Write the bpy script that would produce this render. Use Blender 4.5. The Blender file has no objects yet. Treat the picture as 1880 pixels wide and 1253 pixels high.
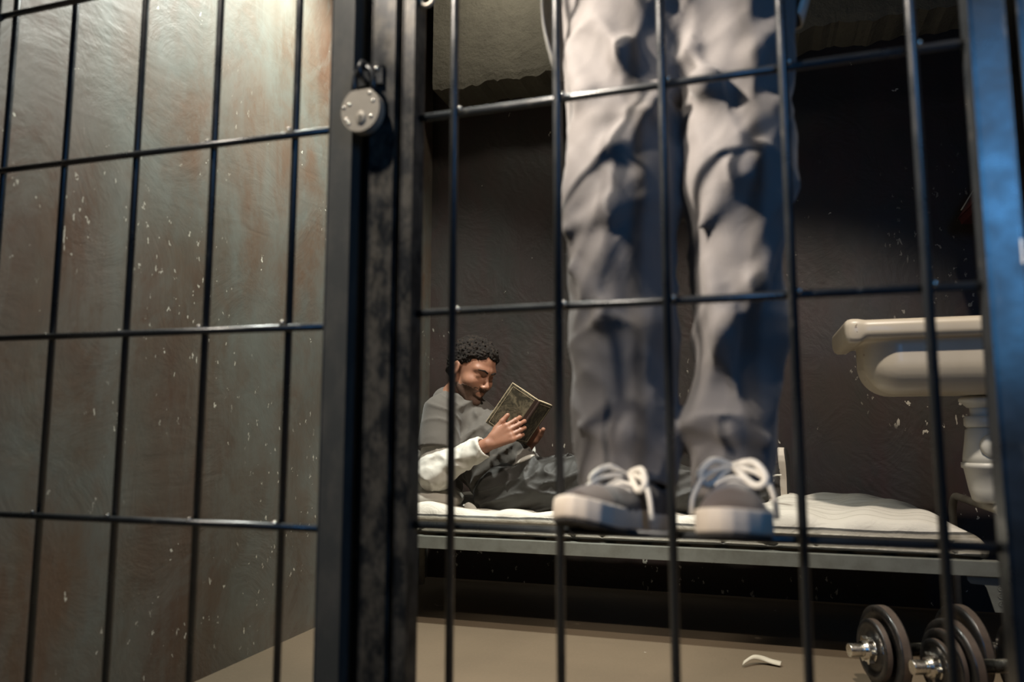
import bpy, bmesh, math, random
import numpy as np
from mathutils import Vector, Matrix
random.seed(7)
S = bpy.context.scene
COL = S.collection
V3 = lambda *a: np.array(a, dtype=float)

# ------------------------------------------------------------------ camera, world, lights, exposure
cd = bpy.data.cameras.new('camera'); cam = bpy.data.objects.new('camera', cd); COL.objects.link(cam)
cam.location = (0, 0, .65)
cam.rotation_euler = (math.radians(96.7), 0, math.radians(17.5))
cd.sensor_width = 36; cd.lens = 36 * 1391 / 1880; cd.clip_start = .05
cd.dof.use_dof = True; cd.dof.focus_distance = 2.75; cd.dof.aperture_fstop = 2.3
S.camera = cam
S.view_settings.view_transform = 'Standard'; S.view_settings.look = 'None'
S.view_settings.gamma = 1; S.view_settings.use_curve_mapping = False
S.view_settings.exposure = 0
w = bpy.data.worlds.new('world'); S.world = w; w.use_nodes = True
w.node_tree.nodes['Background'].inputs[0].default_value = (.35, .5, .6, 1)
w.node_tree.nodes['Background'].inputs[1].default_value = .012

def aim(o, tgt):
    o.rotation_euler = (Vector(tgt) - Vector(o.location)).to_track_quat('-Z', 'Y').to_euler()
def spot(name, loc, tgt, watts, col, ang, blend, size):
    l = bpy.data.lights.new(name, 'SPOT'); o = bpy.data.objects.new(name, l); COL.objects.link(o)
    o.location = loc; l.energy = watts; l.color = col; l.spot_size = math.radians(ang); l.spot_blend = blend
    l.shadow_soft_size = size; aim(o, tgt); return o
def area(name, loc, tgt, watts, col, sx, sy):
    l = bpy.data.lights.new(name, 'AREA'); o = bpy.data.objects.new(name, l); COL.objects.link(o)
    l.shape = 'RECTANGLE'; l.size = sx; l.size_y = sy
    o.location = loc; l.energy = watts; l.color = col; aim(o, tgt); return o
WARM = (1, .89, .76); NEUT = (1, .93, .80)
spot('cell_lamp', (.45, 1.15, 2.68), (.06, 2.4, .5), 230, WARM, 62, .5, .05)
spot('side_lamp', (-.86, 1.9, 2.52), (-1.45, 1.93, .70), 262, (.97, 1, .92), 112, .7, .06)
area('beam_lamp', (-.9, 2.55, 2.75), (-.95, 3.1, 2.4), 4, NEUT, .2, .1)
spot('corridor_key', (-1.26, .36, 2.3), (.05, 1.13, 1.28), 640, (1, .88, .75), 33, .8, .04)
spot('corridor_top', (-.95, .30, 2.55), (-.62, 1.05, 1.25), 190, (1, .90, .78), 42, .9, .06)
spot('corridor_low_key', (-1.0, -.1, 1.1), (-.1, 1.0, .50), 85, (1, .86, .72), 21, .8, .05)
area('blue_fill', (.62, -.08, 1.25), (.05, 1.1, 1.0), 4.2, (.11, .43, 1), .3, .6)
o = area('blue_strip', (.37, .70, .99), (.335, 1.03, .99), .075, (.13, .50, 1), .06, .5); o.data.spread = math.radians(62)

# ------------------------------------------------------------------ materials
def mat(name, col, rough=.6, metal=0, spec=.5, coat=0):
    m = bpy.data.materials.new(name); m.use_nodes = True
    b = m.node_tree.nodes['Principled BSDF']
    b.inputs['Base Color'].default_value = (*col, 1); b.inputs['Roughness'].default_value = rough
    b.inputs['Metallic'].default_value = metal; b.inputs['Specular IOR Level'].default_value = spec
    b.inputs['Coat Weight'].default_value = coat
    return m
class NT:
    def __init__(s, m): s.m = m; s.t = m.node_tree; s.b = s.t.nodes['Principled BSDF']; s.co = s.t.nodes.new('ShaderNodeTexCoord').outputs['Object']
    def n(s, ty, **k):
        nd = s.t.nodes.new(ty)
        for a, v in k.items(): setattr(nd, a, v)
        return nd
    def link(s, a, b): s.t.links.new(a, b)
    def mapping(s, scale=(1, 1, 1), rot=(0, 0, 0), loc=(0, 0, 0), src=None):
        nd = s.n('ShaderNodeMapping'); nd.inputs['Scale'].default_value = scale; nd.inputs['Rotation'].default_value = rot; nd.inputs['Location'].default_value = loc
        s.link(src or s.co, nd.inputs['Vector']); return nd.outputs[0]
    def noise(s, scale, detail=4, rough=.5, src=None, dist=0):
        nd = s.n('ShaderNodeTexNoise'); nd.inputs['Scale'].default_value = scale; nd.inputs['Detail'].default_value = detail
        nd.inputs['Roughness'].default_value = rough; nd.inputs['Distortion'].default_value = dist
        s.link(src or s.co, nd.inputs['Vector']); return nd.outputs['Fac']
    def ramp(s, src, stops):
        nd = s.n('ShaderNodeValToRGB'); e = nd.color_ramp.elements
        while len(e) < len(stops): e.new(.5)
        for i, (p, c) in enumerate(stops):
            e[i].position = p; e[i].color = (*c, 1) if isinstance(c, tuple) else (c, c, c, 1)
        s.link(src, nd.inputs[0]); return nd.outputs[0]
    def mix(s, fac, a, b, mode='MIX'):
        nd = s.n('ShaderNodeMix', data_type='RGBA', blend_type=mode)
        for v, i in ((fac, 0), (a, 6), (b, 7)):
            if isinstance(v, (int, float)): nd.inputs[i].default_value = v
            elif isinstance(v, tuple): nd.inputs[i].default_value = (*v, 1)
            else: s.link(v, nd.inputs[i])
        return nd.outputs[2]
    def math(s, op, a, b=0.):
        nd = s.n('ShaderNodeMath', operation=op)
        for v, i in ((a, 0), (b, 1)):
            if isinstance(v, (int, float)): nd.inputs[i].default_value = v
            else: s.link(v, nd.inputs[i])
        return nd.outputs[0]
    def bump(s, h, strength=.3, dist=.01):
        nd = s.n('ShaderNodeBump'); nd.inputs['Strength'].default_value = strength; nd.inputs['Distance'].default_value = dist
        s.link(h, nd.inputs['Height'])
        if s.b.inputs['Normal'].is_linked: s.link(s.b.inputs['Normal'].links[0].from_socket, nd.inputs['Normal'])
        s.link(nd.outputs[0], s.b.inputs['Normal'])
    def color(s, c): s.link(c, s.b.inputs['Base Color'])
    def rough(s, c): s.link(c, s.b.inputs['Roughness'])
    def chips(s, src, scale, r, dens, seedloc=(0, 0, 0)):
        """irregular little flakes scattered in clusters"""
        v = s.mapping(loc=seedloc, src=src)
        wn = s.n('ShaderNodeTexNoise'); wn.inputs['Scale'].default_value = scale * 2.6; wn.inputs['Detail'].default_value = 4; s.link(v, wn.inputs['Vector'])
        add = s.n('ShaderNodeVectorMath', operation='MULTIPLY_ADD')
        s.link(wn.outputs['Color'], add.inputs[0]); add.inputs[1].default_value = (1.25 / scale,) * 3; s.link(v, add.inputs[2])
        vo = s.n('ShaderNodeTexVoronoi'); vo.inputs['Scale'].default_value = scale; s.link(add.outputs[0], vo.inputs['Vector'])
        near = s.math('LESS_THAN', vo.outputs['Distance'], r)
        sep = s.n('ShaderNodeSeparateColor'); s.link(vo.outputs['Color'], sep.inputs[0])
        pick = s.math('LESS_THAN', sep.outputs[0], dens)
        return s.math('MULTIPLY', near, pick)

def painted_wall(name, cols, chipcol, rough, axis):
    """old oil paint: big worn patches, vertical drips, trowel marks, chipped flecks. axis = wall-normal axis"""
    m = mat(name, cols[0], rough); t = NT(m)
    big = t.noise(1.3, 6, .6, t.mapping((1, 1, .55)))
    c = t.ramp(big, [(.38, cols[0]), (.47, cols[1]), (.52, cols[2]), (.60, cols[3])])
    drip = t.noise(1, 5, .6, t.mapping((7, 7, .5)))
    c = t.mix(t.ramp(drip, [(.50, 0.), (.66, .38)]), c, cols[4])
    mot = t.noise(7, 9, .72, None, .6)
    c = t.mix(t.ramp(mot, [(.44, 0.), (.64, .42)]), c, cols[3] if axis == 0 else cols[2], 'MIX')
    c = t.mix(t.ramp(t.noise(3.2, 9, .75, t.mapping((1, 1, .7), (0, 0, 0), (4, 2, 7)), .8), [(.48, 0.), (.58, .32)]), c, cols[4] if axis == 0 else cols[1])
    sep = t.n('ShaderNodeSeparateXYZ'); t.link(t.co, sep.inputs[0])
    clus = t.ramp(t.noise(2.1, 2, .5), [(.50, 0.), (.57, 1.)])
    a = t.chips(t.mapping((1, 1, .75)), 22, .16, .26)
    b = t.chips(t.mapping((1, 1, .55)), 55, .22, .22, (3, 1, 2))
    d = t.chips(t.mapping((1, 1, .3)), 9, .07, .35, (5, 7, 2))
    low = t.n('ShaderNodeMapRange'); low.inputs[1].default_value = 1.9; low.inputs[2].default_value = .55; t.link(sep.outputs[2], low.inputs[0])
    ch = t.math('MULTIPLY', t.math('MAXIMUM', a, t.math('MAXIMUM', b, d)), t.math('MULTIPLY', clus, low.outputs[0]))
    few = t.chips(t.co, 8, .045, .45, (9, 2, 4))
    ch = t.math('MAXIMUM', ch, few)
    c = t.mix(ch, c, chipcol); t.color(c)
    # trowel ridges and scratches
    r1 = t.n('ShaderNodeTexWave'); r1.inputs['Scale'].default_value = 7; r1.inputs['Distortion'].default_value = 9; r1.inputs['Detail'].default_value = 4
    r1.inputs['Detail Scale'].default_value = 1.2
    t.link(t.mapping((1, .6, 2.2), (.5, .2, .3)), r1.inputs['Vector'])
    rm = t.math('MULTIPLY', r1.outputs['Fac'], t.ramp(t.noise(1.7, 3), [(.48, 0.), (.66, 1.)]))
    t.bump(rm, .13, .004)
    t.bump(t.noise(5, 8, .62, t.mapping((1, 1, .8)), 1.2), .21, .02)
    vs = t.n('ShaderNodeTexVoronoi', feature='DISTANCE_TO_EDGE'); vs.inputs['Scale'].default_value = 2.6
    wv = t.n('ShaderNodeVectorMath', operation='MULTIPLY_ADD'); nn = t.n('ShaderNodeTexNoise'); nn.inputs['Scale'].default_value = 4; nn.inputs['Detail'].default_value = 5
    t.link(t.co, nn.inputs['Vector']); t.link(nn.outputs['Color'], wv.inputs[0]); wv.inputs[1].default_value = (.35, .35, .35); t.link(t.co, wv.inputs[2]); t.link(wv.outputs[0], vs.inputs['Vector'])
    crack = t.math('MULTIPLY', t.ramp(vs.outputs['Distance'], [(.0, 1.), (.012, 0.)]), t.ramp(t.noise(2.5, 2), [(.55, 0.), (.62, 1.)]))
    t.bump(crack, -.5, .004)
    t.bump(t.noise(60, 4, .6), .08, .002)
    t.rough(t.ramp(t.noise(4, 6, .6, t.mapping((1, 1, .5))), [(.3, rough - .10), (.7, rough + .14)]))
    return m

M = {}
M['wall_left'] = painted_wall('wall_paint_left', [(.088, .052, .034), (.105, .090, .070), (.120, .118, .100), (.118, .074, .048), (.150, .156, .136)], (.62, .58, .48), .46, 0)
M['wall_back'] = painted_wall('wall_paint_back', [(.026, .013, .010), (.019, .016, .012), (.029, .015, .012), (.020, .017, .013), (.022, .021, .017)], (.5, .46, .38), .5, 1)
m = mat('rough_plaster', (.22, .2, .16), .85); t = NT(m)
t.color(t.mix(t.noise(6, 8, .7), (.07, .063, .048), (.19, .175, .13)))
t.bump(t.noise(1, 5, .6, t.mapping((90, 8, 12), (0, .5, 0))), .35, .004); t.bump(t.noise(18, 8, .7), .8, .02); M['plaster'] = m
m = mat('floor_concrete', (.3, .23, .16), .75); t = NT(m)
c = t.mix(t.noise(2.2, 8, .6), (.098, .071, .043), (.150, .112, .070))
c = t.mix(t.chips(t.co, 11, .06, .12), c, (.75, .7, .6))
c = t.mix(t.math('MULTIPLY', t.ramp(t.noise(160, 3, .6), [(.35, 1.), (.5, 0.)]), .35), c, (.16, .11, .07))
t.color(c); t.bump(t.noise(30, 8, .65), .3, .006); M['floor'] = m
m = mat('dark_ceiling', (.09, .085, .075), .9); t = NT(m); t.color(t.mix(t.noise(3, 6), (.06, .055, .05), (.12, .11, .095))); M['ceil'] = m
# black-painted iron, worn
m = mat('black_iron', (.016, .018, .021), .32, 0, .8); t = NT(m)
wear = t.ramp(t.noise(38, 6, .65, t.mapping((1, 1, .35))), [(.60, 0.), (.74, 1.)])
t.color(t.mix(wear, (.016, .019, .022), (.09, .085, .075))); t.rough(t.ramp(t.noise(25, 5), [(.3, .24), (.7, .42)])); t.bump(t.noise(90, 4, .6), .2, .001); M['iron'] = m
m = mat('grey_iron', (.06, .062, .058), .55, 0, .3); t = NT(m)
t.color(t.mix(t.ramp(t.noise(30, 6, .65, t.mapping((1, 1, .4))), [(.45, 0.), (.75, 1.)]), (.060, .063, .060), (.10, .096, .085))); t.bump(t.noise(110, 4), .2, .001); M['greyiron'] = m
m = mat('smeared_iron', (.04, .042, .042), .35, .1, .4); t = NT(m)
t.color(t.mix(t.ramp(t.noise(34, 7, .7, t.mapping((1, 1, .6))), [(.42, 0.), (.60, 1.)]), (.010, .012, .014), (.085, .077, .063))); t.rough(t.ramp(t.noise(25, 5), [(.3, .35), (.7, .6)])); M['smear'] = m
m = mat('padlock_steel', (.2, .18, .15), .5, .2); t = NT(m); t.color(t.mix(t.noise(60, 6, .6), (.30, .27, .22), (.44, .40, .33))); t.bump(t.noise(200, 3), .15, .0005); M['lock'] = m
M['rivet'] = mat('polished_rivet', (.75, .72, .65), .22, .9)
M['black'] = mat('black_void', (.006, .006, .006), .6)
m = mat('chipped_enamel', (.30, .31, .27), .5); t = NT(m); t.color(t.mix(t.ramp(t.noise(25, 6, .6), [(.4, 0.), (.75, 1.)]), (.15, .155, .135), (.11, .11, .092))); t.bump(t.noise(120, 4), .15, .001); M['rail'] = m
m = mat('white_enamel', (.62, .58, .48), .35); t = NT(m); t.color(t.mix(t.ramp(t.noise(12, 6, .6), [(.35, 0.), (.75, 1.)]), (.66, .62, .52), (.42, .37, .29))); M['enamel'] = m
m = mat('sink_porcelain', (.78, .72, .60), .36, 0, .4, .1); t = NT(m)
c = t.mix(t.ramp(t.noise(3, 5, .55), [(.35, 0.), (.75, 1.)]), (.56, .50, .40), (.43, .37, .28))
c = t.mix(t.chips(t.co, 26, .16, .10), c, (.30, .24, .17)); t.color(c); M['porcelain'] = m
m = mat('trap_plastic', (.60, .59, .53), .4); t = NT(m); t.color(t.mix(t.noise(9, 4), (.66, .64, .57), (.52, .50, .44))); M['plastic'] = m
m = mat('chrome', (.72, .69, .62), .2, 1); t = NT(m); t.rough(t.ramp(t.noise(40, 4), [(.3, .14), (.7, .34)])); M['chrome'] = m
m = mat('plate_black', (.022, .021, .02), .3, 0, .6); t = NT(m); t.color(t.mix(t.ramp(t.noise(30, 6, .7), [(.45, 0.), (.75, 1.)]), (.010, .010, .010), (.035, .027, .021))); t.rough(t.ramp(t.noise(22, 5), [(.3, .22), (.7, .5)])); M['plate'] = m
m = mat('plate_rim', (.075, .055, .042), .42, .2); t = NT(m); t.color(t.mix(t.noise(40, 6, .7), (.035, .03, .027), (.14, .10, .075))); M['rim'] = m
m = mat('red_wood', (.05, .007, .006), .4); t = NT(m); t.color(t.mix(t.noise(5, 5, .6, t.mapping((8, 1, 8))), (.035, .005, .004), (.07, .010, .008))); M['red'] = m
m = mat('paper', (.5, .45, .36), .85); t = NT(m); t.color(t.mix(t.noise(30, 4), (.55, .5, .4), (.42, .37, .29))); M['paper'] = m

def cloth(name, c1, c2, rough=.85, sheen=.15, weave=420, nscale=3):
    m = mat(name, c1, rough); t = NT(m)
    m.node_tree.nodes['Principled BSDF'].inputs['Sheen Weight'].default_value = sheen
    t.color(t.mix(t.noise(nscale, 5, .6), c1, c2)); t.bump(t.noise(weave, 2), .12, .0008); t.bump(t.noise(22, 4, .5, None, .6), .25, .006); return m
M['tunic'] = cloth('tunic_cloth', (.098, .085, .072), (.068, .060, .052))
M['trousers_dark'] = cloth('dark_trouser_cloth', (.030, .027, .023), (.019, .018, .016), .62, .02)
M['overall'] = cloth('grey_trouser_cloth', (.150, .138, .132), (.120, .112, .110), .8)
M['white'] = cloth('white_cotton', (.66, .64, .58), (.56, .53, .47), .9)
M['pillow'] = cloth('pillow_cotton', (.40, .37, .32), (.33, .30, .26), .9)
m = mat('skin', (.42, .22, .14), .48); t = NT(m)
t.color(t.mix(t.noise(28, 5, .6), (.36, .18, .112), (.26, .115, .072))); t.bump(t.noise(160, 4), .12, .001)
t.b.inputs['Subsurface Weight'].default_value = .12; t.b.inputs['Subsurface Radius'].default_value = (.012, .005, .003); M['skin'] = m
m = mat('beard_stubble', (.07, .04, .026), .8); t = NT(m); t.color(t.mix(t.noise(250, 3), (.035, .02, .014), (.15, .08, .052))); t.bump(t.noise(300, 2), .5, .001); M['beard'] = m
m = mat('dark_hair', (.022, .014, .010), .75, 0, .3); t = NT(m)
t.color(t.mix(t.ramp(t.noise(70, 6, .7), [(.5, 0.), (.75, 1.)]), (.010, .006, .004), (.045, .027, .016))); t.bump(t.noise(120, 5, .7, None, 1.5), 1, .006); M['hair'] = m
M['upper'] = cloth('shoe_suede', (.030, .024, .021), (.042, .034, .030), .8, .3)
M['toe'] = cloth('shoe_toe_suede', (.085, .060, .046), (.07, .05, .04), .85, .3)
m = mat('sole_rubber', (.60, .54, .46), .6); t = NT(m); t.color(t.mix(t.noise(14, 5, .6), (.66, .60, .52), (.48, .41, .33))); M['sole'] = m
M['outsole'] = mat('outsole_rubber', (.022, .02, .018), .85)
m = mat('lace', (.72, .68, .60), .85); t = NT(m); t.bump(t.noise(500, 2), .4, .001); M['lace'] = m
m = mat('old_book_cover', (.08, .07, .045), .6); t = NT(m)
c = t.mix(t.ramp(t.noise(26, 8, .75, None, .8), [(.45, 0.), (.62, 1.)]), (.040, .035, .022), (.20, .17, .11)); t.color(c); t.bump(t.noise(80, 5), .3, .001); M['cover'] = m
m = mat('book_spine_leather', (.035, .018, .013), .55); M['spine'] = m
m = mat('book_pages', (.55, .45, .30), .85); t = NT(m)
c = t.mix(t.noise(40, 4, .6, t.mapping((1, 1, 14))), (.62, .52, .36), (.36, .27, .16)); t.color(c); M['pages'] = m
# ticking mattress: cream with thin lines on top, dark and cream side bands with the side's shade darkened into their colours
m = mat('mattress_ticking', (.6, .56, .48), .8); t = NT(m)
sep = t.n('ShaderNodeSeparateXYZ'); t.link(t.co, sep.inputs[0])
wob = t.math('MULTIPLY', t.math('SUBTRACT', t.noise(5, 3), .5), .025)
fr = t.math('FRACT', t.math('MULTIPLY', t.math('ADD', sep.outputs[1], wob), 24))
line = t.math('LESS_THAN', fr, .055)
top = t.mix(line, t.mix(t.noise(4, 4), (.66, .63, .56), (.56, .52, .45)), (.30, .27, .22))
zz = t.math('ADD', sep.outputs[2], t.math('MULTIPLY', t.math('SUBTRACT', t.noise(9, 3), .5), .010))
shaded_band = t.ramp(zz, [(.0, (.06, .057, .048)), (.305, (.06, .057, .048)), (.312, (.26, .24, .19)), (.318, (.055, .052, .042)), (.338, (.32, .29, .23)), (.350, (.20, .18, .14)), (.358, (.05, .047, .04))])
for e in shaded_band.node.color_ramp.elements: pass
shaded_band.node.color_ramp.interpolation = 'CONSTANT'
geo = t.n('ShaderNodeNewGeometry'); sn = t.n('ShaderNodeSeparateXYZ'); t.link(geo.outputs['Normal'], sn.inputs[0])
t.color(t.mix(t.math('GREATER_THAN', zz, .366), shaded_band, top)); t.bump(t.noise(14, 5, .6, t.mapping((1, 2, 1)), 1), .5, .012); t.rough(t.ramp(zz, [(.34, .35), (.38, .85)])); M['mattress'] = m

# ------------------------------------------------------------------ mesh helpers
def tag(o, label=None, cat=None, group=None, kind=None):
    for k, v in (('label', label), ('category', cat), ('group', group), ('kind', kind)):
        if v: o[k] = v
    return o
def thing(name, label, cat, loc=(0, 0, 0), group=None, rotz=0):
    o = bpy.data.objects.new(name, None); COL.objects.link(o); o.location = loc; o.rotation_euler = (0, 0, rotz)
    o.empty_display_size = .05
    return tag(o, label, cat, group)
def link_bm(name, bm, m, parent=None, smooth=False, world=True):
    me = bpy.data.meshes.new(name); bmesh.ops.recalc_face_normals(bm, faces=bm.faces); bm.to_mesh(me); bm.free()
    for mm in (m if isinstance(m, list) else [m]): me.materials.append(mm)
    if smooth: me.shade_smooth()
    o = bpy.data.objects.new(name, me); COL.objects.link(o)
    if parent is not None:
        o.parent = parent
        if world: o.matrix_parent_inverse = full(parent).inverted()
    return o
def full(o):
    mw = Matrix.LocRotScale(o.location, o.rotation_euler, o.scale)
    return (full(o.parent) @ o.matrix_parent_inverse @ mw) if o.parent else mw
def box(bm, a, b, bev=0):
    a, b = Vector(a), Vector(b)
    r = bmesh.ops.create_cube(bm, size=1)
    bmesh.ops.scale(bm, verts=r['verts'], vec=b - a); bmesh.ops.translate(bm, verts=r['verts'], vec=(a + b) / 2)
    if bev:
        es = list({e for v in r['verts'] for e in v.link_edges}); bmesh.ops.bevel(bm, geom=es, offset=bev, segments=2, affect='EDGES', profile=.5)
    return bm
def NB(): return bmesh.new()
def tube(bm, pts, rad, seg=10, caps=True):
    pts = [Vector(p) for p in pts]; rads = rad if isinstance(rad, (list, tuple)) else [rad] * len(pts)
    rings = []; n = len(pts); prev = None
    for i, p in enumerate(pts):
        t_ = (pts[min(i + 1, n - 1)] - pts[max(i - 1, 0)]).normalized()
        if prev is None: a = t_.orthogonal().normalized()
        else: a = (prev - t_ * prev.dot(t_)).normalized()
        prev = a; b = t_.cross(a)
        rings.append([bm.verts.new(p + (a * math.cos(2 * math.pi * k / seg) + b * math.sin(2 * math.pi * k / seg)) * rads[i]) for k in range(seg)])
    for i in range(n - 1):
        for k in range(seg): bm.faces.new((rings[i][k], rings[i][(k + 1) % seg], rings[i + 1][(k + 1) % seg], rings[i + 1][k]))
    if caps: bm.faces.new(rings[0][::-1]); bm.faces.new(rings[-1])
    return bm
def lathe(bm, origin, axis, prof, seg=32):
    """prof: list of (along, radius)"""
    o = Vector(origin); ax = Vector(axis).normalized(); a = ax.orthogonal().normalized(); b = ax.cross(a); rings = []
    for h, r in prof:
        if r < 1e-6: rings.append([bm.verts.new(o + ax * h)]); continue
        rings.append([bm.verts.new(o + ax * h + (a * math.cos(2 * math.pi * k / seg) + b * math.sin(2 * math.pi * k / seg)) * r) for k in range(seg)])
    for i in range(len(rings) - 1):
        A, B = rings[i], rings[i + 1]
        for k in range(seg):
            k2 = (k + 1) % seg
            if len(A) == 1 and len(B) > 1: bm.faces.new((A[0], B[k2], B[k]))
            elif len(B) == 1 and len(A) > 1: bm.faces.new((A[k], A[k2], B[0]))
            elif len(A) > 1: bm.faces.new((A[k], A[k2], B[k2], B[k]))
    return bm
def prism(bm, outline, fn0, fn1):
    a = [bm.verts.new(fn0(*p)) for p in outline]; b = [bm.verts.new(fn1(*p)) for p in outline]; n = len(a)
    bm.faces.new(a[::-1]); bm.faces.new(b)
    for i in range(n): bm.faces.new((a[i], a[(i + 1) % n], b[(i + 1) % n], b[i]))
    return bm
def smoothpts(pts, n=6):
    """catmull-rom"""
    P = [Vector(p) for p in pts]; out = []
    for i in range(len(P) - 1):
        p0, p1, p2, p3 = P[max(i - 1, 0)], P[i], P[i + 1], P[min(i + 2, len(P) - 1)]
        for k in range(n):
            s = k / n; out.append(.5 * ((2 * p1) + (p2 - p0) * s + (2 * p0 - 5 * p1 + 4 * p2 - p3) * s * s + (3 * p1 - p0 - 3 * p2 + p3) * s ** 3))
    out.append(P[-1]); return out

# ------------------------------------------------------------------ distance-field modelling (organic shapes)
def cap(P, a, b, ra, rb=None):
    a = np.asarray(a, float); b = np.asarray(b, float); rb = ra if rb is None else rb
    ba = b - a; h = np.clip(((P - a) @ ba) / (ba @ ba), 0, 1)
    return np.linalg.norm(P - a - h[:, None] * ba, axis=1) - (ra + (rb - ra) * h)
def ell(P, c, r, R=None):
    q = P - np.asarray(c, float)
    if R is not None: q = q @ R
    r = np.asarray(r, float); k0 = np.linalg.norm(q / r, axis=1); k1 = np.linalg.norm(q / (r * r), axis=1)
    return k0 * (k0 - 1) / np.maximum(k1, 1e-9)
def rbox(P, c, h, r, R=None):
    q = P - np.asarray(c, float)
    if R is not None: q = q @ R
    q = np.abs(q) - (np.asarray(h, float) - r)
    return np.linalg.norm(np.maximum(q, 0), axis=1) + np.minimum(q.max(1), 0) - r
def sm(k, *ds):
    d = ds[0]
    for e in ds[1:]:
        h = np.clip(.5 + .5 * (e - d) / k, 0, 1); d = e + (d - e) * h - k * h * (1 - h)
    return d
def cut(k, d, e): return -sm(k, -d, e)          # remove e from d
def frame(fwd, up):
    f = np.asarray(fwd, float); f = f / np.linalg.norm(f); u = np.asarray(up, float)
    s = np.cross(u, f); s /= np.linalg.norm(s); u = np.cross(f, s); return np.stack([f, s, u], 1)   # columns: x forward, y left, z up
def ridges(P, d, f, seed, warp=1.2):
    d = np.asarray(d, float); s = np.sin(P @ V3(3.1, 5.3, 4.1) * 3 + seed) + .7 * np.sin(P @ V3(-6.2, 2.3, 7.7) * 3 + 2 * seed)
    u = P @ d * f + warp * s
    return (1 - np.abs(np.sin(u))) ** 2 * (.55 + .45 * np.sin(P @ V3(4.7, -3.3, 5.9) * 2.3 + seed * 3))
def vnoise(P, f, seed=0):
    q = P * f + 37.7 * (seed + 1); i = np.floor(q).astype(np.int64); t_ = q - i; t_ = t_ * t_ * (3 - 2 * t_)
    def hsh(a, b, c): n_ = (a * 73856093) ^ (b * 19349663) ^ (c * 83492791); n_ = (n_ * 1103515245 + 12345) & 0x7fffffff; n_ = (n_ ^ (n_ >> 11)) * 69069 & 0x7fffffff; return n_ / 0x7fffffff
    r = 0
    for dx in (0, 1):
        for dy in (0, 1):
            for dz in (0, 1):
                w_ = (t_[:, 0] if dx else 1 - t_[:, 0]) * (t_[:, 1] if dy else 1 - t_[:, 1]) * (t_[:, 2] if dz else 1 - t_[:, 2])
                r = r + w_ * hsh(i[:, 0] + dx, i[:, 1] + dy, i[:, 2] + dz)
    return r * 2 - 1
def crease(P, f, seed, amp):
    "cloth creases: sharp valleys between soft rounded ridges, stretched noise"
    n_ = vnoise(P, f, seed) + .35 * vnoise(P, f * 2.1, seed + 5)
    return amp * (1 - 2.2 * np.abs(n_))
def mesh_field(F, lo, hi, res):
    lo = np.asarray(lo, float); hi = np.asarray(hi, float); B = 16
    nb = np.ceil((hi - lo) / res / B).astype(int); N = nb * B + 1
    V = np.full(N, 1., dtype=np.float32)
    bc = np.stack(np.meshgrid(*[np.arange(n) for n in nb], indexing='ij'), -1).reshape(-1, 3)
    cen = lo + (bc + .5) * B * res; dc = F(cen); act = np.abs(dc) < B * res * .95 + .02
    for b_, d_ in zip(bc[~act], dc[~act]):
        i, j, k = b_ * B; V[i:i + B + 1, j:j + B + 1, k:k + B + 1] = 1. if d_ > 0 else -1.
    g = np.stack(np.meshgrid(*[np.arange(B + 1)] * 3, indexing='ij'), -1).reshape(-1, 3)
    A = bc[act]
    for s in range(0, len(A), 60):
        ch = A[s:s + 60]; idx = (ch[:, None, :] * B + g[None]).reshape(-1, 3); d = F(lo + idx * res).astype(np.float32)
        V[idx[:, 0], idx[:, 1], idx[:, 2]] = d
    V[V == 0] = 1e-7
    sg = V < 0
    c8 = [V[i:N[0] - 1 + i, j:N[1] - 1 + j, k:N[2] - 1 + k] for i in (0, 1) for j in (0, 1) for k in (0, 1)]
    cnt = sum((c < 0).astype(np.int8) for c in c8); cell = (cnt > 0) & (cnt < 8)
    ids = np.full(cell.shape, -1, int); ci = np.argwhere(cell); ids[cell] = np.arange(len(ci))
    vals = np.stack([c[cell] for c in c8], 1); offs = np.array([(i, j, k) for i in (0, 1) for j in (0, 1) for k in (0, 1)], float)
    acc = np.zeros((len(ci), 3)); n = np.zeros(len(ci))
    for a in range(8):
        for b in range(a + 1, 8):
            if np.abs(offs[a] - offs[b]).sum() != 1: continue
            va, vb = vals[:, a], vals[:, b]; x = (va < 0) != (vb < 0); t_ = va[x] / (va[x] - vb[x])
            acc[x] += offs[a] + t_[:, None] * (offs[b] - offs[a]); n[x] += 1
    pos = lo + (ci + acc / n[:, None]) * res
    quads = []
    for ax in range(3):
        u, v = (ax + 1) % 3, (ax + 2) % 3
        sl0 = [slice(None)] * 3; sl1 = [slice(None)] * 3; sl0[ax] = slice(0, -1); sl1[ax] = slice(1, None)
        s0, s1 = sg[tuple(sl0)], sg[tuple(sl1)]; e = np.argwhere(s0 != s1)
        ok = (e[:, u] > 0) & (e[:, v] > 0) & (e[:, u] < N[u] - 1) & (e[:, v] < N[v] - 1); e = e[ok]
        def at(du, dv):
            q = e.copy(); q[:, u] -= du; q[:, v] -= dv; return ids[q[:, 0], q[:, 1], q[:, 2]]
        Q = np.stack([at(0, 0), at(1, 0), at(1, 1), at(0, 1)], 1); inv = ~s0[e[:, 0], e[:, 1], e[:, 2]]
        Q[inv] = Q[inv][:, ::-1]; quads.append(Q)
    return pos, np.concatenate(quads)
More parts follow.
